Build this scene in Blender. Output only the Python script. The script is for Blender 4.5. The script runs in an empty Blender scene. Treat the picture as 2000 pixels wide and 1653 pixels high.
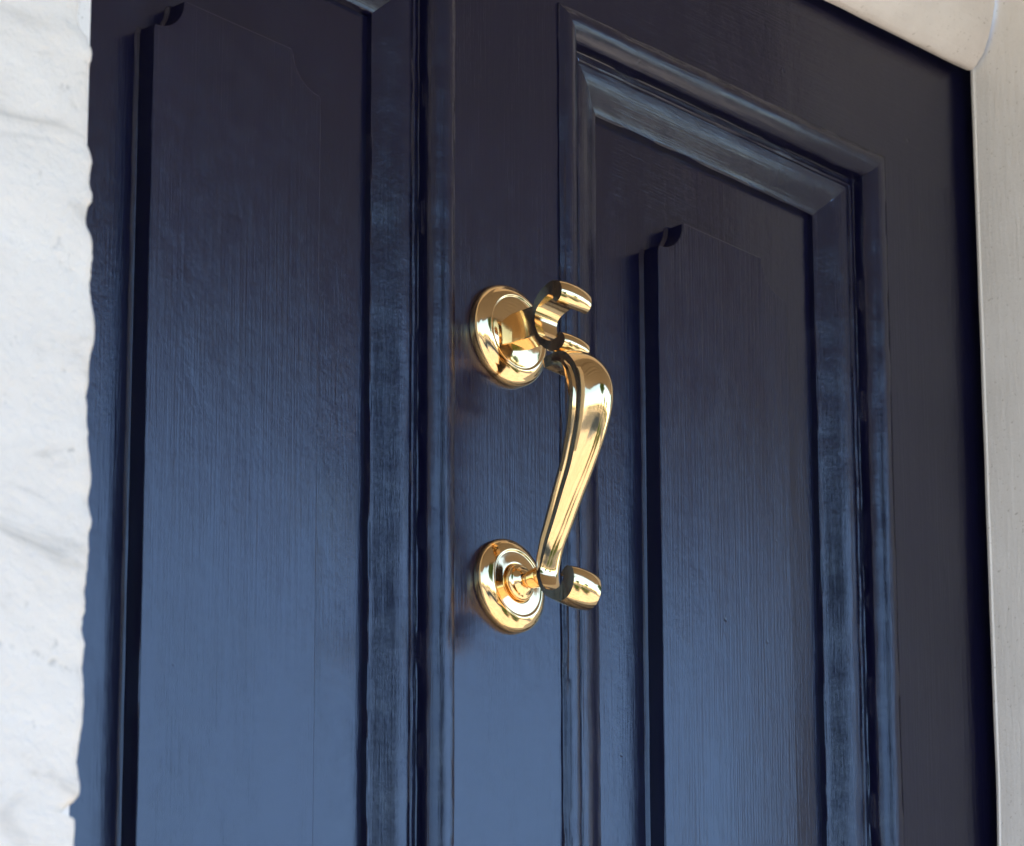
import bpy, bmesh, math, random
from mathutils import Vector, Matrix, noise
random.seed(7)
sc = bpy.context.scene
C = sc.collection

# ------------------------------------------------------------------ camera
cam_d = bpy.data.cameras.new('camera')
cam = bpy.data.objects.new('camera', cam_d); C.objects.link(cam)
RX = Vector((0.6821831, -0.7311775, -0.0024017)); UP = Vector((-0.2724691, -0.2572570, 0.9271351)); FW = Vector((0.6785181, 0.6318215, 0.3747197))
m = Matrix((RX, UP, -FW)).transposed().to_4x4()
m.translation = Vector((-2.46581796, -2.30156205, -1.42200091))
cam.matrix_world = m
cam_d.lens = 207.57; cam_d.sensor_width = 36; cam_d.clip_start = 0.05; cam_d.clip_end = 500
cam_d.dof.use_dof = True; cam_d.dof.focus_distance = 3.66; cam_d.dof.aperture_fstop = 20
sc.camera = cam

# ------------------------------------------------------------------ sky, sun, exposure
SUN_EL, SUN_AZ = math.radians(56), math.radians(158)     # azimuth clockwise from +y
w = bpy.data.worlds.new('World'); sc.world = w; w.use_nodes = True
nt = w.node_tree; bg = nt.nodes['Background']
sky = nt.nodes.new('ShaderNodeTexSky'); sky.sky_type = 'NISHITA'; sky.sun_disc = False
sky.sun_elevation = SUN_EL; sky.sun_rotation = SUN_AZ
sky.dust_density = .25; sky.air_density = 1.0; sky.ozone_density = 5.0
nt.links.new(sky.outputs[0], bg.inputs[0]); bg.inputs[1].default_value = 0.15
sd = bpy.data.lights.new('sun', 'SUN'); sd.energy = 3.2; sd.angle = math.radians(0.5); sd.color = (1, .95, .86)
so = bpy.data.objects.new('sun', sd); C.objects.link(so)
sdir = Vector((math.sin(SUN_AZ) * math.cos(SUN_EL), math.cos(SUN_AZ) * math.cos(SUN_EL), math.sin(SUN_EL)))
so.rotation_euler = sdir.to_track_quat('Z', 'Y').to_euler()
so.location = (3, -6, 8)
sc.view_settings.view_transform = 'Standard'; sc.view_settings.look = 'None'
sc.view_settings.exposure = 1.82; sc.view_settings.gamma = 1; sc.view_settings.use_curve_mapping = False

# ------------------------------------------------------------------ materials
class NT:
    def __init__(s, name):
        s.m = bpy.data.materials.new(name); s.m.use_nodes = True; s.t = s.m.node_tree; s.p = s.t.nodes['Principled BSDF']
    def n(s, typ, **kw):
        o = s.t.nodes.new(typ)
        for k, v in kw.items():
            if isinstance(k, str) and hasattr(o, k): setattr(o, k, v)
        return o
    def l(s, a, b): s.t.links.new(a, b)
    def coords(s, scale, rot=(0, 0, 0)):
        tc = s.n('ShaderNodeTexCoord'); mp = s.n('ShaderNodeMapping')
        mp.inputs['Scale'].default_value = scale; mp.inputs['Rotation'].default_value = rot
        s.l(tc.outputs['Object'], mp.inputs[0]); return mp.outputs[0]
    def noise(s, vec, scale=1, detail=4, rough=.55, dist=0):
        o = s.n('ShaderNodeTexNoise'); o.inputs['Scale'].default_value = scale; o.inputs['Detail'].default_value = detail
        o.inputs['Roughness'].default_value = rough; o.inputs['Distortion'].default_value = dist
        s.l(vec, o.inputs['Vector']); return o.outputs['Fac']
    def ramp(s, fac, pts):
        o = s.n('ShaderNodeValToRGB'); e = o.color_ramp.elements
        while len(e) < len(pts): e.new(.5)
        for k, (p, c) in enumerate(pts):
            e[k].position = p; e[k].color = (*c, 1) if len(c) == 3 else c
        s.l(fac, o.inputs[0]); return o.outputs[0]
    def math(s, op, a, b=None, c=None):
        o = s.n('ShaderNodeMath'); o.operation = op
        for k, v in enumerate((a, b, c)):
            if v is None: continue
            if isinstance(v, (int, float)): o.inputs[k].default_value = v
            else: s.l(v, o.inputs[k])
        return o.outputs[0]
    def bump(s, h, dist, strength=1, prev=None):
        o = s.n('ShaderNodeBump'); o.inputs['Strength'].default_value = strength; o.inputs['Distance'].default_value = dist
        s.l(h, o.inputs['Height'])
        if prev is not None: s.l(prev, o.inputs['Normal'])
        return o.outputs[0]

def paint(name, stretch, lumpy=0.0, rough=0.19, grain=1.0, turn=None):
    """navy gloss paint brushed over wood: stretch = noise scale along x, y, z (small = along the grain)"""
    s = NT(name)
    v1 = s.coords(stretch); fine = s.noise(v1, 1, 4, .65, .3)
    v2 = s.coords(tuple(a * .25 for a in stretch)); broad = s.noise(v2, 1, 3, .55, .6)
    iso = s.coords((1, 1, 1)); med = s.noise(iso, 300, 4, .62); big = s.noise(iso, 85, 3, .5)
    if turn:                      # brushed level above this height
        sx = s.n('ShaderNodeSeparateXYZ'); s.l(iso, sx.inputs[0])
        v3 = s.coords((34, 700, 700), (0, .16, 0)); fh = s.noise(v3, 1, 5, .7, .8)
        t = s.math('MULTIPLY_ADD', big, .05, sx.outputs['Z'])
        t = s.ramp(s.math('MULTIPLY_ADD', t, 10, .5 - 10 * (turn + .025)), [(.2, (0, 0, 0)), (.8, (1, 1, 1))])
        mx = s.n('ShaderNodeMix'); mx.data_type = 'FLOAT'; s.l(t, mx.inputs[0]); s.l(fine, mx.inputs[2]); s.l(s.math('MULTIPLY', fh, .42), mx.inputs[3]); fine = mx.outputs[0]
    huge = s.noise(iso, 9, 3, .5)
    patch = s.ramp(s.noise(s.coords((26, 26, 7)), 1, 4, .6, .8), [(.34, (.35, .35, .35)), (.64, (1, 1, 1))])
    fine_h = s.math('MULTIPLY', fine, patch)
    col = s.ramp(huge, [(.3, (.0026, .0026, .015)), (.7, (.004, .004, .020))])
    s.l(col, s.p.inputs['Base Color'])
    r = s.math('MULTIPLY_ADD', big, .12, rough - .06)
    r = s.math('MULTIPLY_ADD', fine, .10, s.math('ADD', r, -.05))
    s.l(r, s.p.inputs['Roughness'])
    s.p.inputs['IOR'].default_value = 1.6
    b = s.bump(fine_h, .00031 * grain)
    b = s.bump(broad, .00012 * grain, 1, b)
    b = s.bump(med, .00005 + .0003 * lumpy, 1, b)
    b = s.bump(big, .00012 + .0009 * lumpy, 1, b)
    vo = s.n('ShaderNodeTexVoronoi'); vo.inputs['Scale'].default_value = 17; s.l(iso, vo.inputs['Vector'])
    pit = s.ramp(vo.outputs['Distance'], [(0.0, (0, 0, 0)), (.03, (1, 1, 1))])
    b = s.bump(pit, .0005, .7, b)
    s.l(b, s.p.inputs['Normal'])
    return s.m

M_V = paint('navy_paint_upright_grain', (560, 560, 11))
M_H = paint('navy_paint_level_grain', (11, 560, 560), grain=.8)
M_F = paint('navy_paint_field', (600, 600, 9), grain=1.1)
M_MV = paint('navy_paint_upright_moulding', (900, 900, 16), lumpy=.11, rough=.20)
M_MH = paint('navy_paint_level_moulding', (16, 900, 900), lumpy=.11, rough=.20)

def brass():
    s = NT('polished_brass')
    s.p.inputs['Metallic'].default_value = 1
    iso = s.coords((1, 1, 1)); a = s.noise(iso, 420, 3, .5); b = s.noise(iso, 60, 3, .5)
    col = s.ramp(b, [(.3, (.95, .665, .335)), (.75, (.96, .69, .365))]); s.l(col, s.p.inputs['Base Color'])
    sc_ = s.noise(s.coords((1500, 1500, 90), (.3, .5, 0)), 1, 3, .6); r = s.math('MULTIPLY_ADD', a, .06, s.math('MULTIPLY_ADD', sc_, .08, .025)); s.l(r, s.p.inputs['Roughness'])
    bb = s.bump(b, .00012); bb = s.bump(sc_, .000008, 1, bb); s.l(bb, s.p.inputs['Normal'])
    return s.m
BRASS = brass()

def white_wall():
    s = NT('weathered_white_render')
    iso = s.coords((1, 1, 1)); st = s.coords((9, 9, 26), (0, .45, 0))
    a = s.noise(st, 1, 6, .6, 1.2); b = s.noise(iso, 70, 5, .65); c = s.noise(iso, 260, 3, .6)
    sm = s.ramp(a, [(.27, (.50, .45, .385)), (.42, (.70, .63, .545)), (.75, (.76, .69, .60))])
    sp = s.ramp(b, [(.27, (.55, .55, .55)), (.37, (1, 1, 1))])
    mx = s.n('ShaderNodeMix'); mx.data_type = 'RGBA'; mx.blend_type = 'MULTIPLY'; mx.inputs[0].default_value = .8
    s.l(sm, mx.inputs[6]); s.l(sp, mx.inputs[7]); s.l(mx.outputs[2], s.p.inputs['Base Color'])
    s.p.inputs['Roughness'].default_value = .8
    n = s.bump(b, .0022); n = s.bump(c, .0008, 1, n); s.l(n, s.p.inputs['Normal'])
    return s.m
def cream(name, c1, c2, stretch=(260, 260, 22)):
    s = NT(name)
    v = s.coords(stretch); a = s.noise(v, 1, 4, .6, .3)
    iso = s.coords((1, 1, 1)); b = s.noise(iso, 24, 4, .6); d = s.noise(iso, 330, 3, .6)
    col = s.ramp(b, [(.3, c1), (.7, c2)])
    dk = s.ramp(d, [(.27, (.5, .46, .4)), (.36, (1, 1, 1))])
    mx = s.n('ShaderNodeMix'); mx.data_type = 'RGBA'; mx.blend_type = 'MULTIPLY'; mx.inputs[0].default_value = .7
    s.l(col, mx.inputs[6]); s.l(dk, mx.inputs[7]); s.l(mx.outputs[2], s.p.inputs['Base Color'])
    s.p.inputs['Roughness'].default_value = .5
    n = s.bump(a, .0005); n = s.bump(d, .0003, 1, n); s.l(n, s.p.inputs['Normal'])
    return s.m
WALL = white_wall()
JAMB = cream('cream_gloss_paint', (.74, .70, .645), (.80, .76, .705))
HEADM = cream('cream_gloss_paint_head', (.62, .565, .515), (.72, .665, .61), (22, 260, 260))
SOFF = cream('porch_board_paint', (.16, .14, .12), (.21, .185, .16), (10, 200, 200))
def plain(name, c1, c2, scale, rough=.9):
    s = NT(name); iso = s.coords((1, 1, 1)); a = s.noise(iso, scale, 6, .65)
    s.l(s.ramp(a, [(.3, c1), (.7, c2)]), s.p.inputs['Base Color']); s.p.inputs['Roughness'].default_value = rough
    s.l(s.bump(a, .3 / scale), s.p.inputs['Normal']); return s.m
def paving():
    s = NT('pale_paving'); iso = s.coords((1, 1, 1)); a = s.noise(iso, 5, 6, .65)
    br = s.n('ShaderNodeTexBrick'); s.l(iso, br.inputs['Vector']); br.inputs['Scale'].default_value = 1
    br.inputs['Brick Width'].default_value = .62; br.inputs['Row Height'].default_value = .42; br.inputs['Mortar Size'].default_value = .018
    br.inputs['Color1'].default_value = (.44, .365, .285, 1); br.inputs['Color2'].default_value = (.56, .475, .375, 1); br.inputs['Mortar'].default_value = (.13, .115, .09, 1)
    mx = s.n('ShaderNodeMix'); mx.data_type = 'RGBA'; mx.blend_type = 'MULTIPLY'; mx.inputs[0].default_value = .6
    s.l(br.outputs[0], mx.inputs[6]); s.l(s.ramp(a, [(.3, (.65, .65, .65)), (.7, (1, 1, 1))]), mx.inputs[7]); s.l(mx.outputs[2], s.p.inputs['Base Color'])
    s.p.inputs['Roughness'].default_value = .85; return s.m
PAVE = paving()
ASPH = plain('asphalt', (.045, .045, .047), (.065, .065, .066), 30)
LEAF = plain('hedge_leaves', (.05, .11, .014), (.12, .20, .035), 3)
BARK = plain('bark', (.06, .045, .03), (.12, .09, .06), 8)

# ------------------------------------------------------------------ mesh helpers
def link(name, bm, mats, parent=None, smooth=False, sharp=None, bevel=0):
    me = bpy.data.meshes.new(name)
    bmesh.ops.recalc_face_normals(bm, faces=bm.faces)
    bm.to_mesh(me); bm.free()
    for mm in (mats if isinstance(mats, (list, tuple)) else [mats]): me.materials.append(mm)
    if smooth:
        for p in me.polygons: p.use_smooth = True
        if sharp: me.set_sharp_from_angle(angle=math.radians(sharp))
    o = bpy.data.objects.new(name, me); C.objects.link(o)
    if parent: o.parent = parent
    if bevel:
        b = o.modifiers.new('edge', 'BEVEL'); b.width = bevel; b.segments = 3; b.limit_method = 'ANGLE'; b.angle_limit = math.radians(40)
        b.harden_normals = False
    return o
def box(bm, x0, x1, y0, y1, z0, z1, mi=0):
    vs = [bm.verts.new((x, y, z)) for x in (x0, x1) for y in (y0, y1) for z in (z0, z1)]
    for f in ((0, 1, 3, 2), (4, 6, 7, 5), (0, 4, 5, 1), (2, 3, 7, 6), (0, 2, 6, 4), (1, 5, 7, 3)):
        fc = bm.faces.new([vs[i] for i in f]); fc.material_index = mi
def thing(name, label, cat, loc=(0, 0, 0)):
    o = bpy.data.objects.new(name, None); C.objects.link(o); o.location = loc
    o['label'] = label; o['category'] = cat; o['kind'] = 'thing'; return o
def struct(name, bm, mat, **k):
    o = link(name, bm, mat, **k); o['kind'] = 'structure'; return o
def spline(pts, per=5):
    out = []; n = len(pts)
    for i in range(n - 1):
        p0, p1, p2, p3 = pts[max(i - 1, 0)], pts[i], pts[i + 1], pts[min(i + 2, n - 1)]
        for k in range(per):
            t = k / per
            out.append(tuple(.5 * ((2 * b) + (c - a) * t + (2 * a - 5 * b + 4 * c - d) * t * t + (-a + 3 * b - 3 * c + d) * t ** 3) for a, b, c, d in zip(p0, p1, p2, p3)))
    out.append(tuple(pts[-1])); return out
MM = .001

# ------------------------------------------------------------------ the door leaf
door = thing('door', 'dark navy gloss painted panelled wooden door carrying the brass knocker', 'door')
ZT, ZB = .372, -1.45          # top and bottom of the leaf
XL, XR = -.500, .492
PZT, PZB = .2462, -.70        # panel opening
LX0, LX1, RX0, RX1 = -.400, -.0468, .0500, .3765
def slab(name, x0, x1, z0, z1, mat):
    bm = bmesh.new(); box(bm, x0, x1, 0, .045, z0, z1); return link(name, bm, mat, door)
slab('stile', LX1, RX0, ZB, PZT, M_V)
slab('stile', XL, LX0, ZB, PZT, M_V)
slab('stile', RX1, XR, ZB, PZT, M_V)
slab('rail', XL, XR, PZT, ZT, M_H)
slab('rail', LX0, LX1, ZB, PZB, M_H); slab('rail', RX0, RX1, ZB, PZB, M_H)

# bolection moulding section: u from the outer edge to the opening, h = height over the stile (mm)
SEC = [(-.6, -3), (-.4, .9), (.3, 1.5), (2.2, 2.0), (2.7, 2.6), (3.2, 3.3), (5.5, 3.9), (9, 4.0), (12.5, 3.2), (15.5, 1.5), (17.6, -.4), (19.2, -2.6), (19.7, -4.0),
       (20.0, -10.4), (20.6, -11.0), (24.6, -11.0), (25.1, -10.4), (25.5, -8.4), (26.2, -7.6), (27.4, -7.4), (28.3, -8.0), (28.7, -9.4), (29.6, -9.5), (32.5, -9.5), (37, -10.3), (42, -12.2), (46.5, -14.6),
       (50.5, -16.6), (53.0, -17.3), (54.2, -17.5), (54.8, -18.2), (54.9, -25)]
MW = 55.6 * MM
PN = 22.5 * MM                # depth of the panel behind the stile face
def wob(p, a, s):
    return a * noise.noise(Vector(p) * s)
def mould(side, x0, x1, z0, z1, mat, parent):
    """one mitred stick of the moulding round the opening x0..x1, z0..z1"""
    bm = bmesh.new()
    W, H = x1 - x0, z1 - z0
    L = W if side in ('top', 'bottom') else H
    nst = max(8, int(L / .006)); rows = []
    for k in range(nst + 1):
        t = k / nst; row = []
        for (u, h) in SEC:
            u, h = u * MM, h * MM
            if side == 'top': p = [x0 + u + (W - 2 * u) * t, -h, z1 - u]
            elif side == 'bottom': p = [x0 + u + (W - 2 * u) * t, -h, z0 + u]
            elif side == 'left': p = [x0 + u, -h, z0 + u + (H - 2 * u) * t]
            else: p = [x1 - u, -h, z0 + u + (H - 2 * u) * t]
            e = wob(p, .00035, 45) + wob(p, .00010, 160)
            p[1] += e
            if side in ('top', 'bottom'): p[2] += wob([p[0] + 5, 0, u * 20], .0005, 38)
            else: p[0] += wob([u * 20, 3, p[2]], .0005, 38)
            row.append(bm.verts.new(p))
        rows.append(row)
    for a, b in zip(rows, rows[1:]):
        for i in range(len(SEC) - 1): bm.faces.new((a[i], a[i + 1], b[i + 1], b[i]))
    return link('moulding', bm, mat, parent, smooth=True, sharp=38)

def panel(x0, x1, fx0, fx1, ftop):
    """flat panel with a raised field whose upper corners are scooped, and its mitred moulding"""
    bm = bmesh.new(); box(bm, x0 + .03, x1 - .03, PN, PN + .012, PZB + .03, PZT - .03)
    pan = link('panel', bm, M_P, door)
    q, p = -8 * MM, -PN       # heights (towards the viewer) of field and panel
    R, fb = .0235, PZB + .10
    out = [(fx0, fb), (fx0, ftop - R - .0035)]
    def arc(cx, cz, a0, a1, n=14):
        return [(cx + R * math.cos(math.radians(a0 + (a1 - a0) * i / n)), cz + R * math.sin(math.radians(a0 + (a1 - a0) * i / n))) for i in range(n + 1)]
    out = [(fx0, fb)] + [(fx0, ftop - R - .004)] + arc(fx0 + .001, ftop, -90, -2) + [(fx0 + R + .0035, ftop)]
    out += [(fx1 - R - .0035, ftop)] + arc(fx1 - .001, ftop, 182, 270) + [(fx1, ftop - R - .004), (fx1, fb)]
    # subdivide the long runs
    pts = []
    for (a, b) in zip(out, out[1:] + out[:1]):
        n = max(1, int(math.dist(a, b) / .012))
        pts += [(a[0] + (b[0] - a[0]) * i / n, a[1] + (b[1] - a[1]) * i / n) for i in range(n)]
    cx, cz = (fx0 + fx1) / 2, (fb + ftop) / 2
    bm = bmesh.new(); rings = []
    N = len(pts); nor = []
    for i in range(N):
        d = Vector((pts[(i + 1) % N][0] - pts[i - 1][0], pts[(i + 1) % N][1] - pts[i - 1][1])).normalized(); nor.append((-d.y, d.x))
    sgn = 1
    if (pts[1][0] - cx) * nor[1][0] < 0: sgn = -1
    for off, y in ((.0022, -p), (.0016, -p - .0009), (.0, -p - .0022), (.0, -(q + p) / 2), (0, -q + .0007), (-.0002, -q + .0002), (-.0008, -q)):
        rings.append([bm.verts.new((a[0] + sgn * off * nv[0] + wob((0, y * 30, a[1]), .0003, 40), y, a[1] + sgn * off * nv[1])) for a, nv in zip(pts, nor)])
    for a, b in zip(rings, rings[1:]):
        for i in range(N): bm.faces.new((a[i], a[(i + 1) % N], b[(i + 1) % N], b[i]))
    bm.faces.new(rings[-1])
    fo = link('field', bm, M_F, pan, smooth=True, sharp=35)
    fo.data.polygons[len(fo.data.polygons) - 1].use_smooth = False
    for sd_, mt in (('top', M_MH), ('bottom', M_MH), ('left', M_MV), ('right', M_MV)):
        mould(sd_, x0, x1, PZB, PZT, mt, pan)
# the panel ground: grain turns level above the fields
M_P = paint('navy_paint_panel_ground', (620, 620, 26), lumpy=.02, turn=.115)
panel(LX0, LX1, -.2964, -.1555, .1362)
panel(RX0, RX1, .1530, .2810, .1362)

# ------------------------------------------------------------------ brass knocker
kn = thing('door_knocker', 'polished brass S-shaped door knocker with two round roses on the navy door', 'door knocker')
def lathe(name, prof, cx, cz, mat, parent, n=96, sharp=40):
    bm = bmesh.new(); rings = []
    for (r, h) in prof:
        if r < 1e-6: rings.append([bm.verts.new((cx, -h * MM, cz))])
        else: rings.append([bm.verts.new((cx + r * MM * math.cos(2 * math.pi * i / n), -h * MM, cz + r * MM * math.sin(2 * math.pi * i / n))) for i in range(n)])
    for a, b in zip(rings, rings[1:]):
        for i in range(n):
            j = (i + 1) % n
            if len(a) == 1: bm.faces.new((a[0], b[j], b[i]))
            elif len(b) == 1: bm.faces.new((a[i], a[j], b[0]))
            else: bm.faces.new((a[i], a[j], b[j], b[i]))
    return link(name, bm, mat, parent, smooth=True, sharp=sharp)
def arcp(cx, cy, r, a0, a1, n): return [(cx + r * math.cos(math.radians(a0 + (a1 - a0) * i / n)), cy + r * math.sin(math.radians(a0 + (a1 - a0) * i / n))) for i in range(n + 1)]
prof1 = spline([(32.2, -.3), (32.7, 1), (32.8, 3), (32.2, 5.2), (30.9, 7.0), (29.8, 7.9)], 3) + spline([(29.5, 8.15), (28.4, 9.1), (27, 10.1), (25.4, 10.9), (24.4, 11.2)], 3) + [(23.9, 11.1), (23.4, 10.7), (23.0, 10.6)] + spline([(22.5, 10.8), (20, 11.5), (15, 12.4), (8, 13.0), (3, 13.2), (0, 13.2)], 3)
lathe('rose', prof1, 0, -.0012, BRASS, kn)
prof2 = spline([(28.9, -.3), (29.4, 1), (29.5, 2.8), (28.9, 4.8), (27.7, 6.4), (26.7, 7.2)], 3) + spline([(26.4, 7.45), (25.2, 8.3), (23.8, 9.0), (22.4, 9.6), (21.4, 9.8)], 3) + [(20.9, 9.7), (20.4, 9.35), (20.0, 9.2)] + spline([(19.6, 9.25), (17, 9.4), (14.5, 9.65), (13, 9.75)], 3) + [(12.2, 9.6), (11.5, 9.2), (11.3, 8.8)]
rose2 = lathe('rose', prof2, .0005, -.1662, BRASS, kn)
prof3 = [(11.2, 9.0)] + arcp(9.0, 11.2, 2.6, -60, 70, 8) + [(9.2, 13.9), (8.6, 14.3), (7.2, 16.2), (5.6, 17.4), (3.2, 18.1), (0, 18.3)]
lathe('striker_button', prof3, .0005, -.1662, BRASS, kn, 64, 50)

def loft(name, st, sec_n=15, mat=BRASS, parent=kn, per=5, sharp=36):
    """st rows: (Fn, Fz, Bn, Bz, half-width front, half-width back, front crown, back crown, ledge) in mm"""
    bm = bmesh.new(); rings = []
    for (fn, fz, bn, bz, wf, wb, cf, cb, lg) in spline(st, per):
        F = Vector((fn, fz)); B = Vector((bn, bz)); d = F - B; T = max(d.length, 1e-6); d = d / T
        sec = []
        for i in range(sec_n + 1):                       # front arc -wf..wf
            s = -1 + 2 * i / sec_n; q = F + d * cf * (1 - abs(s) ** 2.3); sec.append((s * wf, q))
        side = []
        if lg > .01:
            side = [(wf, F - d * T * .12), (wf - .25, F - d * T * .40), (wf - .1 + .2 * lg, F - d * T * .46), (wf + lg, F - d * (T * .46 + .6)), (wf + lg + .5, F - d * T * .72), (wf + .8 * lg, F - d * T * .84)]
        else:
            side = [(wf + (wb - wf) * k / 7, F - d * T * (k / 7)) for k in range(1, 7)]
        sec += side
        for i in range(sec_n + 1):
            s = 1 - 2 * i / sec_n; q = B - d * cb * (1 - abs(s) ** 2.3); sec.append((s * wb, q))
        sec += [(-x, q) for x, q in reversed(side)]
        rings.append([bm.verts.new((x * MM, -q.x * MM, q.y * MM)) for x, q in sec])
    n = len(rings[0])
    for a, b in zip(rings, rings[1:]):
        for i in range(n): bm.faces.new((a[i], a[(i + 1) % n], b[(i + 1) % n], b[i]))
    bm.faces.new(rings[0]); bm.faces.new(rings[-1])
    return link(name, bm, mat, parent, smooth=True, sharp=sharp)
def fix(n, z, w0, w):          # traced on the plane x = -w0; the face really stands at x = -w
    return (n - (w0 - w) * 1.07, z + (w0 - w) * .62)
def rows(tab, w0f, w0b):
    out = []
    for (fn, fz, bn, bz, w, cf, cb, lg) in tab:
        a = fix(fn, fz, w0f, w); b = fix(bn, bz, w0b, w); out.append((*a, *b, w, w, cf, cb, lg))
    return out
HANDLE = [  # Fn Fz Bn Bz  w  crownF crownB ledge
 (43.6, -33.6, 43.6, -36.4, 11.5, .2, .2, 0), (44.6, -32.0, 44.2, -38.2, 12, .6, .5, 0), (50, -30.9, 49.0, -38.0, 12.5, 1.0, .6, 0), (56, -30.6, 54.2, -38.8, 12.8, 2.0, .6, .1),
 (62, -32.8, 57.8, -42, 13, 4.0, .6, .6), (67.9, -39.2, 60.4, -46.4, 13.3, 6.8, .6, 1.0), (71.7, -46.3, 61.9, -51.4, 13.5, 8.8, .6, 1.2), (74.1, -53.8, 62.7, -56.8, 13.6, 10.0, .6, 1.3),
 (74.8, -61.7, 62.9, -63, 13.5, 10.4, .6, 1.3), (74.4, -70, 62.6, -70, 13.1, 10.1, .6, 1.3), (73.3, -79, 61.8, -77.5, 12.3, 9.2, .6, 1.2), (70.9, -91.4, 59.8, -88.6, 11.2, 7.8, .6, 1.1),
 (66.5, -108, 55.8, -105, 9.8, 5.4, .6, .9), (59.7, -124.5, 49.8, -121.5, 8.9, 3.8, .6, .7), (53.3, -140, 44.2, -137, 8.1, 2.8, .5, .5), (47.5, -153, 39.6, -150, 7.5, 2.2, .5, .3),
 (43.5, -163.5, 37.0, -161.5, 7.7, 1.8, .5, .1), (41.2, -170.5, 36.8, -169.5, 8.2, 1.4, .5, 0), (41.9, -177.0, 38.6, -178.0, 9.0, 1.0, .5, 0), (45.2, -182.6, 43, -185.4, 10, .6, .7, 0),
 (51.0, -185.0, 50, -190.4, 11.0, .3, 1.0, 0), (56.4, -184.0, 57, -193, 11.7, 0, 1.3, 0), (58.2, -181.6, 63, -190.7, 12, 0, 1.5, 0), (59.2, -179.6, 66.6, -185, 12, 0, 1.6, 0),
 (59.4, -178.2, 67.2, -179, 12, 0, 1.6, 0), (58.9, -176.6, 65.5, -173.6, 12, 0, 1.5, 0), (57.9, -176.4, 61, -171.6, 12, 0, 1.2, 0), (57.0, -177.2, 57.6, -173.8, 11.8, 0, .6, 0)]
loft('handle', rows(HANDLE, 13, 12))
SCROLL = [
 (52.5, 4.6, 55.5, 2.0, 13.2, 0, .8, 0), (52.8, 6.0, 58.8, 4.5, 13.4, 0, 1.4, 0), (52.4, 7.2, 60.0, 9.5, 13.5, 0, 1.6, 0), (51.4, 8.0, 58.0, 15.0, 13.5, 0, 1.6, 0), (50.0, 8.6, 52.5, 17.3, 13.3, 0, 1.5, 0),
 (47.9, 8.6, 47.4, 16.3, 12.8, .1, 1.3, 0), (44.5, 6.9, 42.0, 13.2, 11.8, .1, 1.1, 0), (41.0, 4.0, 38.3, 9.0, 10.8, .1, 1.0, 0), (38.7, .8, 36.0, 4.0, 10.2, .1, .9, 0),
 (37.8, -4, 34.7, -2.4, 10.0, .1, .9, 0), (38.7, -10.5, 35.9, -10.9, 10.2, .1, .9, 0), (42.1, -16.8, 39.6, -18.9, 10.8, .1, .9, 0), (47.5, -21.2, 45.6, -25.9, 11.4, .1, .9, 0),
 (51.5, -22.3, 51.5, -29.2, 11.6, 0, 1.0, 0), (54.6, -21.8, 56.2, -30.2, 11.4, 0, 1.5, 0), (56.0, -21.4, 60.2, -29.0, 11.3, 0, 1.8, 0), (56.4, -21.0, 62.6, -25.6, 11.2, 0, 1.9, 0), (56.2, -20.6, 61.8, -21.4, 11.2, 0, 1.7, 0), (55.6, -20.6, 58.8, -18.9, 11.2, 0, 1.3, 0), (55.0, -21.0, 56.0, -19.3, 11.0, 0, .5, 0)]
loft('scroll', rows(SCROLL, 13.5, 13.5))
# hinge block between the upper rose and the scroll
bm = bmesh.new(); box(bm, -.0078, .0078, -.0335, -.0085, -.0114, .0086); link('hinge_block', bm, BRASS, kn, bevel=.0007)
# peg behind the lower curl that strikes the button
pegp = [(0, 18.5), (4.6, 18.6), (5.2, 19.0), (5.5, 20.2), (5.8, 23), (6.2, 26), (7.0, 29), (8.2, 31.8), (9.0, 33.4)]
lathe('striker_peg', [(r, h) for r, h in pegp], .0005, -.1668, BRASS, kn, 64, 50)

# ------------------------------------------------------------------ door frame
fr = thing('doorway_surround', 'cream painted door frame with rounded head moulding around the navy door', 'door frame')
JX = .4625
bm = bmesh.new(); ns = 160
def jz(i): return -1.5 + (1.5 + .62) * i / ns
prof = [(JX + .05, -.0090), (JX + .004, -.0090), (JX + .0012, -.0093), (JX + .0003, -.0103), (JX - .0001, -.0122), (JX + .0006, -.0132), (JX + .0004, -.015), (JX + .0002, -.03), (JX, -.06), (JX, -.10), (JX, -.158), (JX + .002, -.16), (JX + .2, -.16)]
rw = [[bm.verts.new((x + wob((x * 3, y * 4, jz(i)), .0007, 9), y + (wob((0, 0, jz(i)), .0012, 14) if k < 6 else 0), jz(i))) for k, (x, y) in enumerate(prof)] for i in range(ns + 1)]
for a, b in zip(rw, rw[1:]):
    for i in range(len(prof) - 1): bm.faces.new((a[i], a[i + 1], b[i + 1], b[i]))
link('jamb', bm, JAMB, fr, smooth=True, sharp=40)
bm = bmesh.new(); box(bm, .496, .54, -.0088, .06, -1.5, .372); link('gap_shade_strip', bm, M_V, fr)  # added box, navy colour standing in for shade inside the gap behind the jamb
bm = bmesh.new(); box(bm, -.70, -.500, -.16, -.006, -1.5, .62); link('jamb', bm, JAMB, fr, bevel=.003)
HP = spline([(5.5, 352), (5.6, 342), (6.6, 339), (9.5, 337.6), (13.7, 338.3), (18.5, 341.6), (23.2, 347.2), (27.5, 355.3), (30.7, 364.2), (33.5, 375.5), (35.3, 386.3), (36.4, 402), (37, 425), (37, 620)], 3)
bm = bmesh.new(); nh = 140
rw = []
for i in range(nh + 1):
    x = -.50 + (JX - .0015 + .50) * i / nh
    rw.append([bm.verts.new((x, -n * MM + wob((x, n * .02, z * .01), .0008, 16), z * MM + wob((x + 9, n * .01, 0), .0012, 12) + wob((x + 4, n * .01, 0), .0005, 50))) for n, z in HP])
for a, b in zip(rw, rw[1:]):
    for i in range(len(HP) - 1): bm.faces.new((a[i], a[i + 1], b[i + 1], b[i]))
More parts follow.
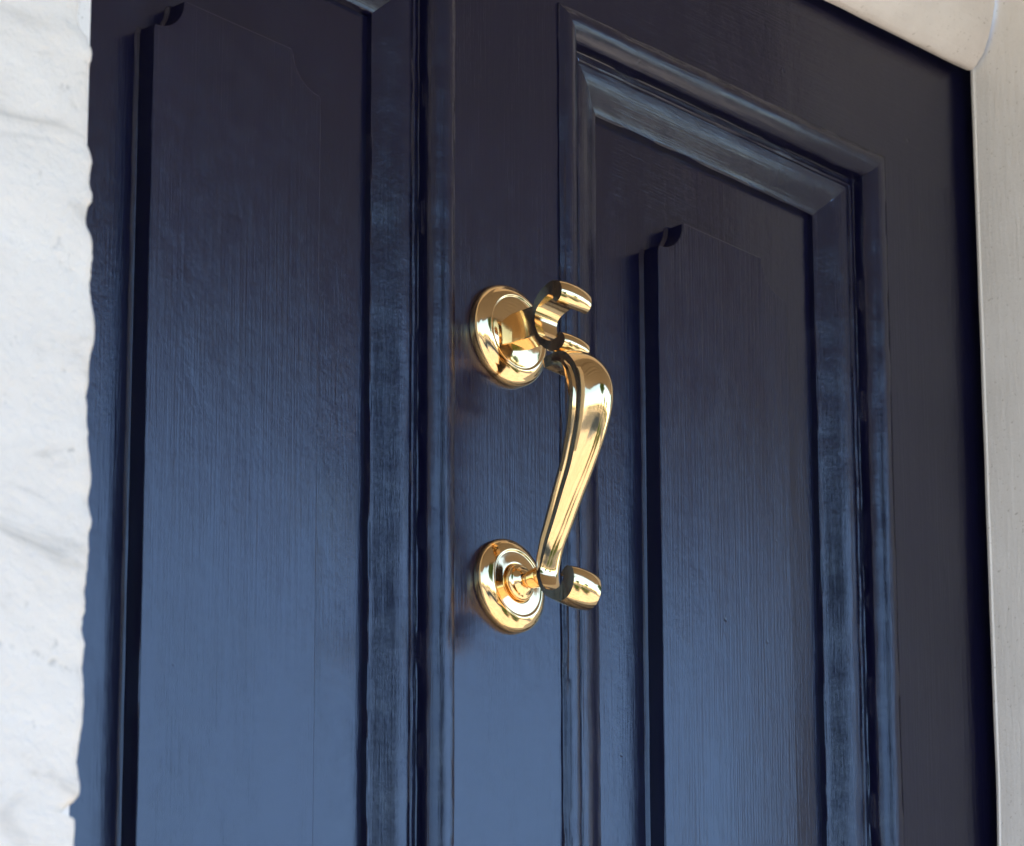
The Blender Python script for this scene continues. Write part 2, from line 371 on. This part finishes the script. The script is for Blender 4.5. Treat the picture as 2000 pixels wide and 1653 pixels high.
link('head_moulding', bm, HEADM, fr, smooth=True, sharp=50)

# ------------------------------------------------------------------ white pier on the left
EDGE = [(-0.5886, -0.0511), (-0.5882, -0.0629), (-0.587, -0.0767), (-0.5814, -0.0821), (-0.5785, -0.0923), (-0.5811, -0.1017), (-0.5798, -0.1189), (-0.5798, -0.1397), (-0.5766, -0.15), (-0.5777, -0.1605), (-0.5748, -0.1717), (-0.5785, -0.1787), (-0.5793, -0.1873), (-0.5751, -0.1958), (-0.5736, -0.2077), (-0.5746, -0.2214), (-0.5723, -0.2364), (-0.5722, -0.252), (-0.5746, -0.2658), (-0.5755, -0.2827), (-0.5746, -0.2979), (-0.5739, -0.3075), (-0.5704, -0.3267), (-0.5729, -0.3396), (-0.5705, -0.347), (-0.5712, -0.3569), (-0.5719, -0.3676), (-0.5732, -0.3828), (-0.5734, -0.3974), (-0.5742, -0.4055), (-0.5718, -0.4142), (-0.5729, -0.4245), (-0.5728, -0.437), (-0.5728, -0.4567), (-0.575, -0.4756), (-0.5727, -0.4919), (-0.5773, -0.4994), (-0.5833, -0.5062), (-0.5846, -0.5089), (-0.5803, -0.5131), (-0.576, -0.5185), (-0.5764, -0.5273)]
bm = bmesh.new()
pz = [(-.74, -2.2)] + [(x, z) for x, z in reversed(EDGE)] + [(EDGE[0][0] - .003, .1), (EDGE[0][0], .75)]
pz = [(EDGE[-1][0], -1.45), (EDGE[-1][0] + .003, -1.0), (EDGE[-1][0] - .001, -.75)] + [(x, z) for x, z in reversed(EDGE)] + [(EDGE[0][0] - .003, .10), (EDGE[0][0], .30), (EDGE[0][0] - .002, .75)]
fine = [(x + .0011 * noise.noise(Vector((0, 3, z * 130))) + .0007 * noise.noise(Vector((5, 0, z * 300))), z) for x, z in spline(pz, 6)]
YF, YB = -.25, -.165
rw = []
for x, z in fine:
    r = []
    for k, (dx, dy) in enumerate([(-.55, 0), (-.3, 0), (-.15, 0), (-.08, 0), (-.04, 0), (-.02, .0004), (-.010, .0010), (-.005, .0018), (-.0015, .0035), (0, .0062), (.0004, .012), (-.001, .03), (-.004, YB - YF)]):
        bx = x if k >= 5 else fine[0][0] + (x - fine[0][0]) * (.25 * k if k < 4 else .8) * .5
        r.append(bm.verts.new((bx + dx + (wob((0, dy * 9, z), .0012, 60) if k > 7 else 0), YF + dy + wob((bx + dx, 0, z), .0014, 30), z)))
    rw.append(r)
for a, b in zip(rw, rw[1:]):
    for i in range(len(rw[0]) - 1): bm.faces.new((a[i], a[i + 1], b[i + 1], b[i]))
pier = link('pier', bm, WALL, None, smooth=True, sharp=60)
pier['label'] = 'white rendered pier with a rough edge standing left of the navy door'; pier['category'] = 'pier'
# plain house wall to the right, over and left of the doorway
bm = bmesh.new(); box(bm, JX + .2, 3.0, -.158, .1, -1.5, 2.6); box(bm, -3.0, -.7, -.158, .1, -1.5, 2.6); box(bm, -.7, JX + .2, -.158, .1, .62, 2.6)
hw = link('house_wall', bm, WALL); hw['label'] = 'white house wall around the cream door frame'; hw['category'] = 'wall'; hw['kind'] = 'thing'

# ------------------------------------------------------------------ what the paint and brass mirror: porch soffit, ground, street, greenery
bm = bmesh.new(); y = -.16
SOZ, SOD = .60, 1.10
while y > -SOD:
    box(bm, -1.6, 1.9, y - .088, y, SOZ, SOZ + .03); box(bm, -1.6, 1.9, y - .1, y - .088, SOZ + .02, SOZ + .03); y -= .1
box(bm, -1.6, 1.9, y - .03, y, SOZ - .03, SOZ + .16)
struct('ceiling', bm, SOFF)
bm = bmesh.new(); box(bm, -1.7, 2.0, -1.15, .1, -1.65, -1.5); box(bm, -1.7, 2.0, -1.5, -1.15, -1.82, -1.67)
struct('porch_floor', bm, PAVE)
bm = bmesh.new(); box(bm, -60, 60, -6.5, 3, -2.2, -2.0); struct('ground', bm, PAVE)
bm = bmesh.new(); box(bm, -60, 60, -13, -6.5, -2.3, -2.12); struct('road', bm, ASPH)
bm = bmesh.new(); box(bm, -150, 150, -150, -13, -2.3, -2.02); struct('pavement', bm, PAVE)
def leaves(bm, cx, cy, cz, rx, ry, rz, n, size):
    for _ in range(n):
        v = Vector((random.gauss(0, 1), random.gauss(0, 1), random.gauss(0, 1))).normalized() * (random.random() ** .45)
        p = Vector((cx + v.x * rx, cy + v.y * ry, cz + v.z * rz))
        a = Vector((random.gauss(0, 1), random.gauss(0, 1), random.gauss(0, 1))).normalized(); b = a.orthogonal().normalized(); s = size * random.uniform(.6, 1.4)
        bm.faces.new([bm.verts.new(p + q) for q in (a * s, b * s * .5, -a * s, -b * s * .5)])
bm = bmesh.new()
for k in range(26):
    leaves(bm, -22 + k * 2.1 + random.uniform(-.5, .5), -15.5, -.9 + random.uniform(-.2, .2), 1.5, .8, 1.2 + random.uniform(0, .5), 260, .16)
for sx in (1.7, 3.6):
    for k in range(3): leaves(bm, sx + random.uniform(-.1, .1), -3.8 - k * .8, -1.6, .42, .45, .62, 420, .07)
hd = link('hedge_foliage', bm, LEAF); hd['kind'] = 'stuff'; hd['label'] = 'green hedges beside the path and across the street mirrored in the brass'; hd['category'] = 'hedge'
for (tx, ty, th, cr, nb, lab) in ((.6, -13.5, 11.0, 3.3, 46, 'big leafy tree facing the door, mirrored in the mouldings'), (6.5, -17, 5.2, 1.6, 14, 'small leafy street tree mirrored in the brass handle'), (15.5, -19, 5.6, 1.6, 14, 'smaller leafy tree mirrored at the handle edge'), (10.5, -2.3, 7.4, 1.9, 30, 'unseen leafy tree added beside the house to darken the right sides of the mouldings')):  # tree beside the house is added out of view to darken the mouldings' reflections
    t = thing('tree', lab, 'tree', (tx, ty, -2))
    bm = bmesh.new()
    rr = [[bm.verts.new((math.cos(a * math.pi / 5) * (.24 - .03 * k) + .1 * math.sin(k), math.sin(a * math.pi / 5) * (.24 - .03 * k), k * th / 7)) for a in range(10)] for k in range(6)]
    for a, b in zip(rr, rr[1:]):
        for i in range(10): bm.faces.new((a[i], a[(i + 1) % 10], b[(i + 1) % 10], b[i]))
    link('trunk', bm, BARK, t)
    bm = bmesh.new()
    for k in range(nb):
        v = Vector((random.gauss(0, 1), random.gauss(0, 1), random.gauss(0, 1))).normalized() * cr * random.random() ** .4
        leaves(bm, v.x, v.y * .8, th * .70 + v.z * .85, .34 * cr + .35, .34 * cr + .35, .26 * cr + .3, 190, .19)
    link('crown', bm, LEAF, t)
